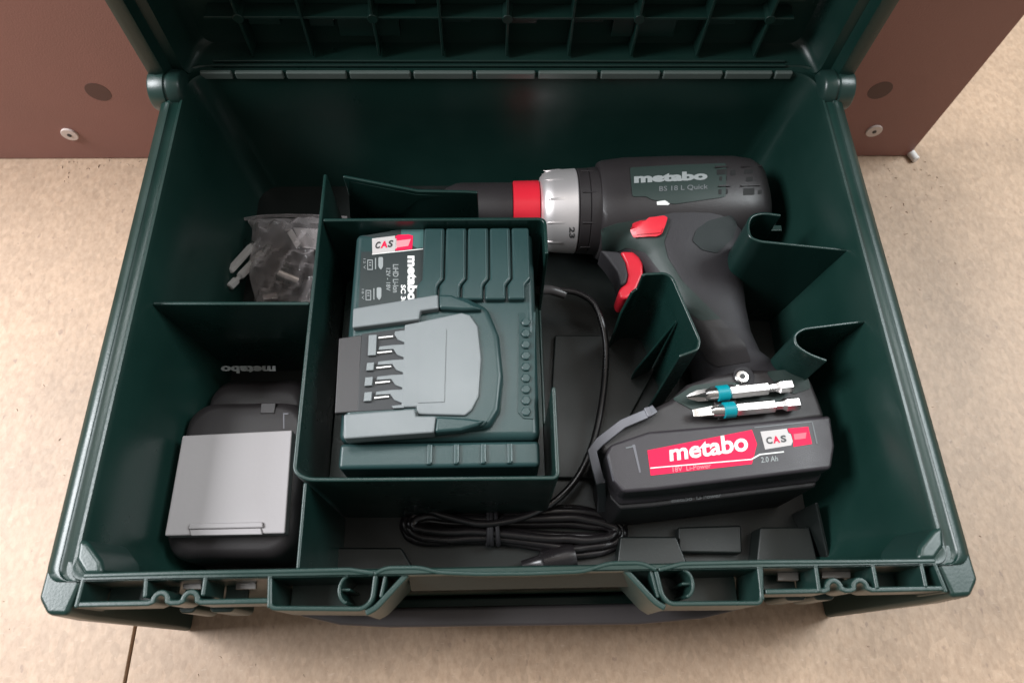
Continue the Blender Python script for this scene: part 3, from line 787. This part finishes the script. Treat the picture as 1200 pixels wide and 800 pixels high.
PALM = mat('palm_rubber', (0.017, 0.022, 0.022), 0.62, spec=0.3, bump=0.3, bscale=2200, rvar=0.06)
# green shells and rubber fields
plate = patch('name_plate', fillet([(738, 197), (790, 194), (851, 192), (850, 231), (790, 239.5), (763, 234), (757, 230.5), (741, 231)], 3, 3, True), DB, 70, 0.5, TOOLG, dr, step=5)
patch('side_shell', fillet([(705, 268), (722, 262), (779, 252.5), (785, 264), (778, 284), (783, 303), (800, 330), (838, 368), (845, 374), (822, 376), (800, 362), (775, 320), (757, 296), (735, 290), (712, 300), (706, 292)], 3, 3, True), DB, 70, 0.5, TOOLG, dr, step=5)
patch('palm_field', fillet([(811, 282), (816, 269), (830, 259), (857, 252), (864, 262), (858, 280), (840, 297), (822, 293)], 3, 3, True), DB, 70, 0.5, PALM, dr, step=5)
patch('grip_field', fillet([(803, 380), (800, 356), (842, 372), (872, 402), (880, 424), (842, 430), (830, 424)], 3, 3, True), DB, 70, 0.4, BLACKP, dr, step=5)
patch('foot_shell', fillet([(788, 468), (812, 452), (848, 447), (895, 452), (925, 462), (900, 478), (826, 488)], 3, 3, True), DB, 77, 0.5, TOOLG, dr, step=10)
patch('foot_shell', fillet([(898, 436), (934, 432), (945, 440), (950, 455), (930, 462), (905, 446)], 3, 3, True), DB, 77, 0.5, TOOLG, dr, step=10)
NP = bvh_of([plate, hs])
letters('lettering', 'metabo', [(743, 204), (829, 200.5), (829, 211), (743, 215)], NP, 70, 0.25, FAINT2, dr, fat=0.055)
letters('lettering', 'BS 18 L Quick', [(772.5, 218.6), (829.5, 216), (829.5, 222.5), (772.5, 225.4)], NP, 70, 0.25, FAINT, dr, fat=0.01)
patch('pointer_mark', [(769.5, 236.5), (779, 235), (785, 238.5), (783, 240.5), (770, 240.5)], NP, 70, 0.35, WHITE, dr, step=30, depth=0.3)
for k, (a, b, c, d) in enumerate(((840, 199, 851, 205), (843, 207, 852, 212), (842, 222, 853, 228), (872, 199, 882, 204), (874, 208, 882, 213), (871, 221, 884, 229), (856, 200, 862, 206), (888, 223, 893, 228))):
    patch('vent_slot', fillet([(a, b), (c, b - 0.6), (c, d - 0.6), (a, d)], 1, 2, True), NP, 70, 0.15, mat('vent_black', (0.002, 0.002, 0.002), 0.7) if k == 0 else bpy.data.materials['vent_black'], dr, step=30, depth=0.5)
for a, b, c in ((838, 198, 852), (869, 197.5, 892), (842, 220, 856), (868, 219.5, 890)):
    patch('vent_bar', [(a, b - 2), (c, b - 2.6), (c, b - 1), (a, b - 0.4)], NP, 70, 0.9, BLACKP, dr, step=30)
sw = patch('direction_switch', fillet([(740.5, 262), (749, 258.5), (778, 255), (782, 257.5), (776, 274.5), (771, 278), (744, 278), (741, 272)], 2, 2, True), DB, 70, 2.6, RED, dr, step=5, depth=2)
patch('switch_ridge', [(745, 270), (776, 268), (774, 273), (746, 275)], bvh_of([sw]), 70, 0.7, RED, sw, step=8)
tr = [(727, 294), (743, 294), (750, 300), (754, 309), (754, 321), (748, 335), (743, 344), (734, 350), (727, 349), (724.5, 341), (728, 336), (735, 331), (737, 321), (734, 307)]
ppx('trigger', tr[::-1], 58, 20, RED, dr, bevel=2.2, seg=3)
ppx('trigger_guard', [(703, 292), (727, 294), (734, 307), (737, 321), (735, 331), (728, 335), (723, 318), (713, 303)][::-1], 57, 18, RUBBER, dr, bevel=2, seg=3)
ppx('switch_housing', [(727, 290), (757, 294), (770, 314), (757, 320), (748, 296)][::-1], 52, 16, RUBBER, dr, bevel=2, seg=3)
# hook strap at the left of the foot
hk = [(768, 478, 80), (758, 484, 82), (730, 496, 82), (703, 517, 80), (694, 528, 78), (699, 548, 76), (704, 566, 70)]
pts = [Vector((*un(a, b, z), z)) for a, b, z in hk]
v = []
for i, p in enumerate(pts):
    d = (pts[min(i + 1, len(pts) - 1)] - pts[max(i - 1, 0)]).normalized(); nn = Vector((-d.y, d.x, 0)).normalized() * 2.4
    v += [p + nn, p - nn, p - nn - Vector((0, 0, 2.2)), p + nn - Vector((0, 0, 2.2))]
mk('belt_hook', v, ring_faces(4, len(pts)), GREYCLIP, dr, bevel=0.5)
hk2 = [Vector((*un(a, b, z), z)) for a, b, z in ((704, 566, 70), (706, 585, 52), (705, 600, 36))]
v = []
for p in hk2:
    nn = Vector((2.4, 0.3, 0)); v += [p + nn, p - nn, p - nn - Vector((0, -2.2, 0)), p + nn - Vector((0, -2.2, 0))]
mk('belt_hook', v, ring_faces(4, 3), mat('dark_hook_metal', (0.09, 0.09, 0.1), 0.4, metal=0.4), dr, bevel=0.5)
sx, sy = un(870, 441, 79)
s_ = lathe('screw', [(0, 3.9), (1.6, 3.9), (2.3, 3.2), (2.4, 2.0)], (sx, sy, 77), (0, 0, 1), METAL, dr, n=28)
lathe('screw_socket', [(0, 1.7), (0.5, 1.6)], (sx, sy, 79.1), (0, 0, 1), INK, s_, n=6)
lathe('screw_washer', [(0, 5.6), (0.8, 5.6), (1.0, 5.0)], (sx + 1.5, sy + 0.8, 76.7), (0, 0, 1), RUBBER, s_, n=28)
# battery front label
DB2 = bvh_of([batt])
lb = patch('label', [(758.6, 527.5), (881, 503.5), (887, 520), (881, 543.5), (762.5, 557)], DB2, 81, 0.22, LABELRED, batt, step=40, depth=0.2)
LB = bvh_of([lb, batt])
letters('lettering', 'metabo', [(784, 521), (874.5, 505.5), (877.5, 528), (785, 540.5)], LB, 81, 0.15, WHITE, lb, fat=0.026)
letters('lettering', '18V  Li-Power', [(788, 547), (833, 542), (833, 548), (788.5, 553)], LB, 81, 0.15, PALE, lb, fat=0.0)
patch('label_line', [(762, 547.6), (880, 537.4), (890, 531.6), (918.5, 528.4), (918.5, 529.8), (891, 533), (881, 538.6), (762, 548.8)], LB, 81, 0.15, WHITE, batt, step=200, depth=0.1)
letters('lettering', '2.0 Ah', [(891.5, 535.5), (911, 533.5), (911.8, 540), (892, 542)], LB, 81, 0.12, FAINT2, batt, fat=0.01)
gb = patch('label_badge', [(891, 505.6), (922, 502), (923.5, 507), (926.5, 508.5), (929, 517), (927, 521.5), (896.6, 526.5)], LB, 81, 0.22, LABELGREY, batt, step=60, depth=0.2)
rb = patch('label_badge', [(923, 502), (947, 499.8), (951.5, 520), (929.5, 523.4), (929.8, 517), (927.4, 508), (924.5, 506)], LB, 81, 0.22, LABELRED, batt, step=60, depth=0.2)
GB = bvh_of([gb, rb, batt])
for ch, q, mt in (('C', [(897, 512.2), (904, 511.4), (905.6, 519.6), (898.6, 520.4)], INK), ('A', [(904.8, 511.2), (913, 510.2), (914.4, 518.4), (906.4, 519.4)], LABELRED), ('S', [(914, 510.2), (920.5, 509.4), (922, 517.6), (915.6, 518.4)], INK)):
    letters('lettering', ch, q, GB, 81, 0.15, mt, batt, fat=0.04)
patch('badge_pattern', [(930, 508.5), (945, 506.5), (944, 513.5), (931, 515.2)], GB, 81, 0.12, PALE2, rb, step=60, depth=0.1)
for pl in ([(741, 521), (744, 520.5), (751, 553), (749, 553.6)], [(711.5, 534.5), (712.6, 534), (719.5, 563), (718.3, 563.6)]):
    patch('case_seam', pl, DB2, 81, 0.25, GREYCLIP, batt, step=60, depth=0.3)
for pl in ([(951, 494.5), (952.4, 494.3), (958, 519.5), (956.6, 519.8)], [(884, 500.2), (951, 493.4), (951, 494.6), (884, 501.4)], [(733, 524), (744, 521.6), (745, 523), (734, 525.4)]):
    patch('case_seam', pl, DB2, 81, 0.2, FAINT, batt, step=60, depth=0.3)
seg_box('hook_block', (*un(757, 483, 82.6), 82.6), (*un(763, 481, 82.6), 82.6), 5.4, 3, GREYCLIP, dr, bevel=0.6)
# faint print on the front side
SB = bvh_of([batt])
BB = bpy.data.objects
fb = bvh_of([batt, core])
letters('lettering', 'metabo  Li-Power', [(787, 584), (845, 577.5), (845, 582), (787, 588.6)], fb, 50, 0.2, FAINT, batt, fat=0.02)
for i, s in enumerate(('18 V  2.0 Ah  36 Wh', 'Li-Ion  5 x 3.6 V')):
    letters('lettering', s, [(790, 592 + i * 9), (868, 584 + i * 9), (868, 588 + i * 9), (790, 596.5 + i * 9)], fb, 50, 0.2, mat('dim_print', (0.055, 0.055, 0.058), 0.6) if i == 0 else bpy.data.materials['dim_print'], batt)


METAL2 = mat('dull_steel', (0.75, 0.71, 0.69), 0.38, metal=0.5)


# bits clipped on the foot of the drill
def bit(rt, A, Bp, flat_tip, material=METAL):
    A = Vector(A); Bp = Vector(Bp); ax = (Bp - A).normalized(); Ln = (Bp - A).length
    hexr = 3.55
    lathe('bit_shank', [(Ln * 0.40, hexr * .9), (Ln * 0.41, hexr), (Ln * 0.755, hexr), (Ln * 0.775, 2.3), (Ln * 0.83, 2.3), (Ln * 0.85, 3.0), (Ln * 0.87, hexr), (Ln * 0.985, hexr), (Ln, 2.7)], A, ax, material, rt, n=6, ph=0, sharp=20)
    lathe('bit_collar', [(Ln * 0.275, 2.9), (Ln * 0.285, 4.2), (Ln * 0.385, 4.2), (Ln * 0.40, 3.0)], A, ax, TEAL, rt, n=28)
    if flat_tip:
        lathe('bit_tip', [(Ln * 0.16, 2.2), (Ln * 0.20, 3.2), (Ln * 0.29, 3.4)], A, ax, material, rt, n=20)
        u = ax.cross(Vector((0, 0, 1))).normalized()
        v = []
        for d, wd, h in ((0, 1.9, 0.35), (Ln * 0.06, 2.2, 0.5), (Ln * 0.18, 2.4, 1.9)):
            c = A + ax * d
            v += [c + u * wd + Vector((0, 0, h)), c - u * wd + Vector((0, 0, h)), c - u * wd - Vector((0, 0, h)), c + u * wd - Vector((0, 0, h))]
        mk('bit_blade', v, ring_faces(4, 3), material, rt, bevel=0.15)
    else:
        lathe('bit_tip', [(Ln * 0.17, 2.3), (Ln * 0.2, 3.1), (Ln * 0.29, 3.4)], A, ax, material, rt, n=20)
        u = ax.cross(Vector((0, 0, 1))).normalized(); w_ = ax.cross(u)
        loops = []
        for d, r1, r2 in ((0, 0.5, 0.3), (Ln * 0.03, 1.5, 0.6), (Ln * 0.10, 2.9, 1.0), (Ln * 0.19, 3.1, 2.0)):
            c = A + ax * d
            loops.append([c + (u * math.cos(a) + w_ * math.sin(a)) * (r1 if i % 2 == 0 else r2) for i, a in enumerate([math.pi / 4 * k + 0.3 for k in range(8)])])
        loft('bit_blade', loops, material, rt, sharp=20)


ZB = 82.2
b1 = root('screwdriver_bit', 'steel cross tip bit with teal ring, upper of the two clipped beside the silver screw', 'screwdriver bit', (*un(868, 459, ZB), ZB), 'screwdriver bits clipped on the foot of the drill')
bit(b1, (*un(805, 465, ZB), ZB), (*un(928.5, 451.5, ZB), ZB), False)
b2 = root('screwdriver_bit', 'steel flat tip bit with teal ring, lower of the two, just above the CAS badge', 'screwdriver bit', (*un(875, 478, ZB), ZB), 'screwdriver bits clipped on the foot of the drill')
bit(b2, (*un(812, 484, ZB), ZB), (*un(936.5, 472.5, ZB), ZB), True)
ch_ = [un(a, b, 79.5) for a, b in ((832, 452), (860, 449), (868, 489), (842, 492))]
prism('bit_clip', ch_[::-1], 76, 79.2, BLACKP, dr, bevel=1)

# ================================================================== SPARE BATTERY
sp = root('spare_battery', 'spare battery pack with a square pale grey cap in the lower left compartment', 'battery pack', (-146, 70, 12))
b0 = loft('pack_body', [[(x, y, z) for x, y in rrect(-176 + d, -109.5 - d, 12.5 + d, 96 - d, [12, 14, 14, 12])] for d, z in ((3, 12.4), (0.6, 16), (0, 30), (0, 50), (1.5, 55.5), (5, 57.2))], BLACKP, sp, sharp=50)
nose = loft('label_end', [[(x, y, z) for x, y in rrect(-172 + d, -118 - d, 84, 117 - d - e, [2, 10, 10, 2])] for d, e, z in ((2, 0, 12.6), (0, 0, 18), (0, 1, 34), (1, 5, 40), (3, 9, 42))], BLACKP, sp, sharp=50)
cp_ = P([(213.5, 510), (342.5, 503.5), (334, 624.5), (192.5, 627.5)], 64)
capo = prism('contact_cap', cp_[::-1], 57, 64, CAP, sp, bevel=0.8)
cn = P([(222, 613), (308, 611), (309, 618), (220, 620)], 65)
prism('cap_grip', cn[::-1], 62, 65.4, CAP, capo, bevel=0.8)
cn = P([(222, 620.5), (306, 618.5), (308, 626), (224, 627.5)], 64.4)
prism('cap_lip', cn[::-1], 62, 64.9, CAP, capo, bevel=0.5)
prism('release_key', [(-136, 88), (-128, 88), (-128, 94), (-136, 94)], 54, 57.8, BLACKP, sp, bevel=0.5)
patch('case_seam', [(332, 484), (338, 484), (338, 485.4), (333.4, 485.4), (333.4, 502), (332, 502)], bvh_of([b0]), 57, 0.3, GREYCLIP, sp, step=90)
letters('lettering', 'metabo', [(323, 437.4), (259, 437.4), (259, 428.6), (323, 428.6)], bvh_of([nose, b0]), 42, 0.2, FAINT2, sp, fat=0.05)

# ================================================================== BAG WITH ACCESSORIES
bag = root('accessory_bag', 'crumpled clear plastic bag of steel accessories in the upper left compartment', 'plastic bag', (-146, 200, 12))


def bag_sheet(top):
    nx, ny = 46, 40; v = []; f = []
    for j in range(ny + 1):
        for i in range(nx + 1):
            u, w_ = i / nx, j / ny
            xl_ = -163 - 10 * w_ ** 2.2 + 2.5 * math.sin(w_ * 9)
            x = xl_ + (-105.5 - xl_) * u
            y = 157 + 77 * w_
            e = max(0.0, min(1, u * 7)) * min(1, (1 - u) * 7 + 0.25) * min(1, w_ * 7) * min(1, (1 - w_) * 6)
            p = Vector((x * 0.034, y * 0.034, 3.7 if top else 9.1))
            n = noise.ridged_multi_fractal(p, 1.0, 2.1, 3, 1.0, 2.0) if top else noise.noise(p * 2)
            n2 = noise.noise(Vector((x * 0.16 + 7, y * 0.16, 2)))
            z = (20 + 8 * w_ + e ** 0.6 * (10 + n * 5.0 + n2 * 5)) if top else (19.5 + 8 * w_ - e * 3)
            v.append((x + n2 * 1.2, y, z))
    for j in range(ny):
        for i in range(nx):
            a = j * (nx + 1) + i; f.append((a, a + 1, a + nx + 2, a + nx + 1))
    return v, f


v, f = bag_sheet(True)
mk('film_top', v, f, FILM, bag, sharp=25)
v, f = bag_sheet(False)
mk('film_bottom', v, f, FILM, bag, sharp=60)
tube('zip_strip', [(-174, 234.5, 28), (-160, 236, 29), (-140, 236, 29.5), (-120, 235.5, 29), (-106, 235, 28)], 1.1, FILM, bag, n=8)


def loose_bit(label, A, Bp):
    A = Vector(A); Bp = Vector(Bp); ax = (Bp - A).normalized(); Ln = (Bp - A).length
    rt = root('loose_bit', label, 'screwdriver bit', A, 'bits poking out of the plastic bag')
    lathe('bit_shank', [(0, 1.9), (0.7, 2.75), (6.5, 2.75), (7.6, 1.5), (9.4, 1.5), (10.6, 2.75), (Ln * 0.75, 2.75), (Ln * 0.8, 2.3)], A, ax, METAL2, rt, n=6, sharp=20)
    lathe('bit_tip', [(Ln * 0.8, 2.6), (Ln * 0.93, 2.2), (Ln, 0.8)], A, ax, METAL, rt, n=12)


zb = 34
loose_bit('steel hex bit end sticking out of the clear bag, upper left of the two', (*un(257, 331, zb), zb), (*un(305, 278, zb - 5), zb - 5))
loose_bit('steel hex bit end sticking out of the clear bag, nearer the front divider', (*un(268, 336, zb), zb - 1), (*un(316, 286, zb - 7), zb - 8))
hk_ = root('belt_clip', 'bent bright steel belt clip inside the clear bag beside the divider', 'belt clip', (-125, 218, 16))
zc = 38
A1 = [un(a, b, zc) for a, b in ((336, 272), (342, 268), (353, 285), (347, 291))]
prism('clip_bend', A1[::-1], zc - 2, zc, METAL2, hk_, bevel=0.5)
A2 = [un(a, b, zc - 1) for a, b in ((342, 264), (374, 266), (372, 290), (353, 288))]
prism('clip_plate', A2[::-1], zc - 4.5, zc - 3, SATIN, hk_, bevel=0.5)
A3 = [un(a, b, zc) for a, b in ((330, 264), (340, 263), (341, 268), (333, 270))]
prism('clip_end', A3[::-1], zc - 2.4, zc - .6, METAL, hk_, bevel=0.5)
bh = root('bit_holder', 'round dark steel bit holder inside the clear bag at its right', 'bit holder', (-130, 190, 18))
lathe('holder_sleeve', [(0, 4.5), (0.8, 6.2), (14, 6.2), (15, 5), (15.2, 3.8), (9, 3.6)], (*un(352, 330, 26), 25), (-0.9, 0.3, 0.25), METAL, bh, n=30)
lathe('holder_shank', [(0, 3.5), (18, 3.5), (19, 2.6)], (*un(368, 322, 26), 23), (0.9, -0.3, -0.1), METAL, bh, n=6, sharp=20)
lb_ = root('loose_steel_bar', 'flat steel bar inside the clear bag along the compartment front', 'steel bar', (-145, 172, 18))
q = [un(a, b, 26) for a, b in ((307, 345), (325, 343), (326, 350), (308, 352))]
prism('bar', q[::-1], 23, 27, METAL, lb_, bevel=0.6)

# ================================================================== SAWDUST
random.seed(11)
v = []; f = []
for i in range(150):
    if i < 60: x, y = random.uniform(-330, -205), 306.5 - abs(random.gauss(0, 9))
    elif i < 90: x, y = random.uniform(280, 330), 306 - abs(random.gauss(0, 30))
    else: x, y = random.choice((-1, 1)) * random.uniform(215, 330), random.uniform(-40, 300)
    if i > 125: x, y = random.uniform(-180, 230), random.uniform(-62, -30)
    r = random.uniform(0.25, 0.8) if i < 90 else random.uniform(0.2, 0.55); a = random.uniform(0, 6.28); st = random.uniform(1, 2.4)
    c, s_n = math.cos(a), math.sin(a); n0 = len(v)
    for px_, py_, pz_ in ((-1, -.6, .0), (1, -.5, .0), (.8, .7, .0), (-.9, .6, .0), (-.5, -.2, .9), (.6, .3, .8)):
        X, Y = px_ * r * st, py_ * r
        v.append((x + X * c - Y * s_n, y + X * s_n + Y * c, 0.05 + pz_ * r))
    f += [tuple(n0 + k for k in q) for q in ((3, 2, 1, 0), (0, 1, 5, 4), (1, 2, 5), (2, 3, 4, 5), (3, 0, 4))]
sd = mk('sawdust', v, f, mat('sawdust_chips', (0.50, 0.38, 0.28), 0.8, cvar=0.4, cscale=60), None, sharp=10)
sd['kind'] = 'stuff'
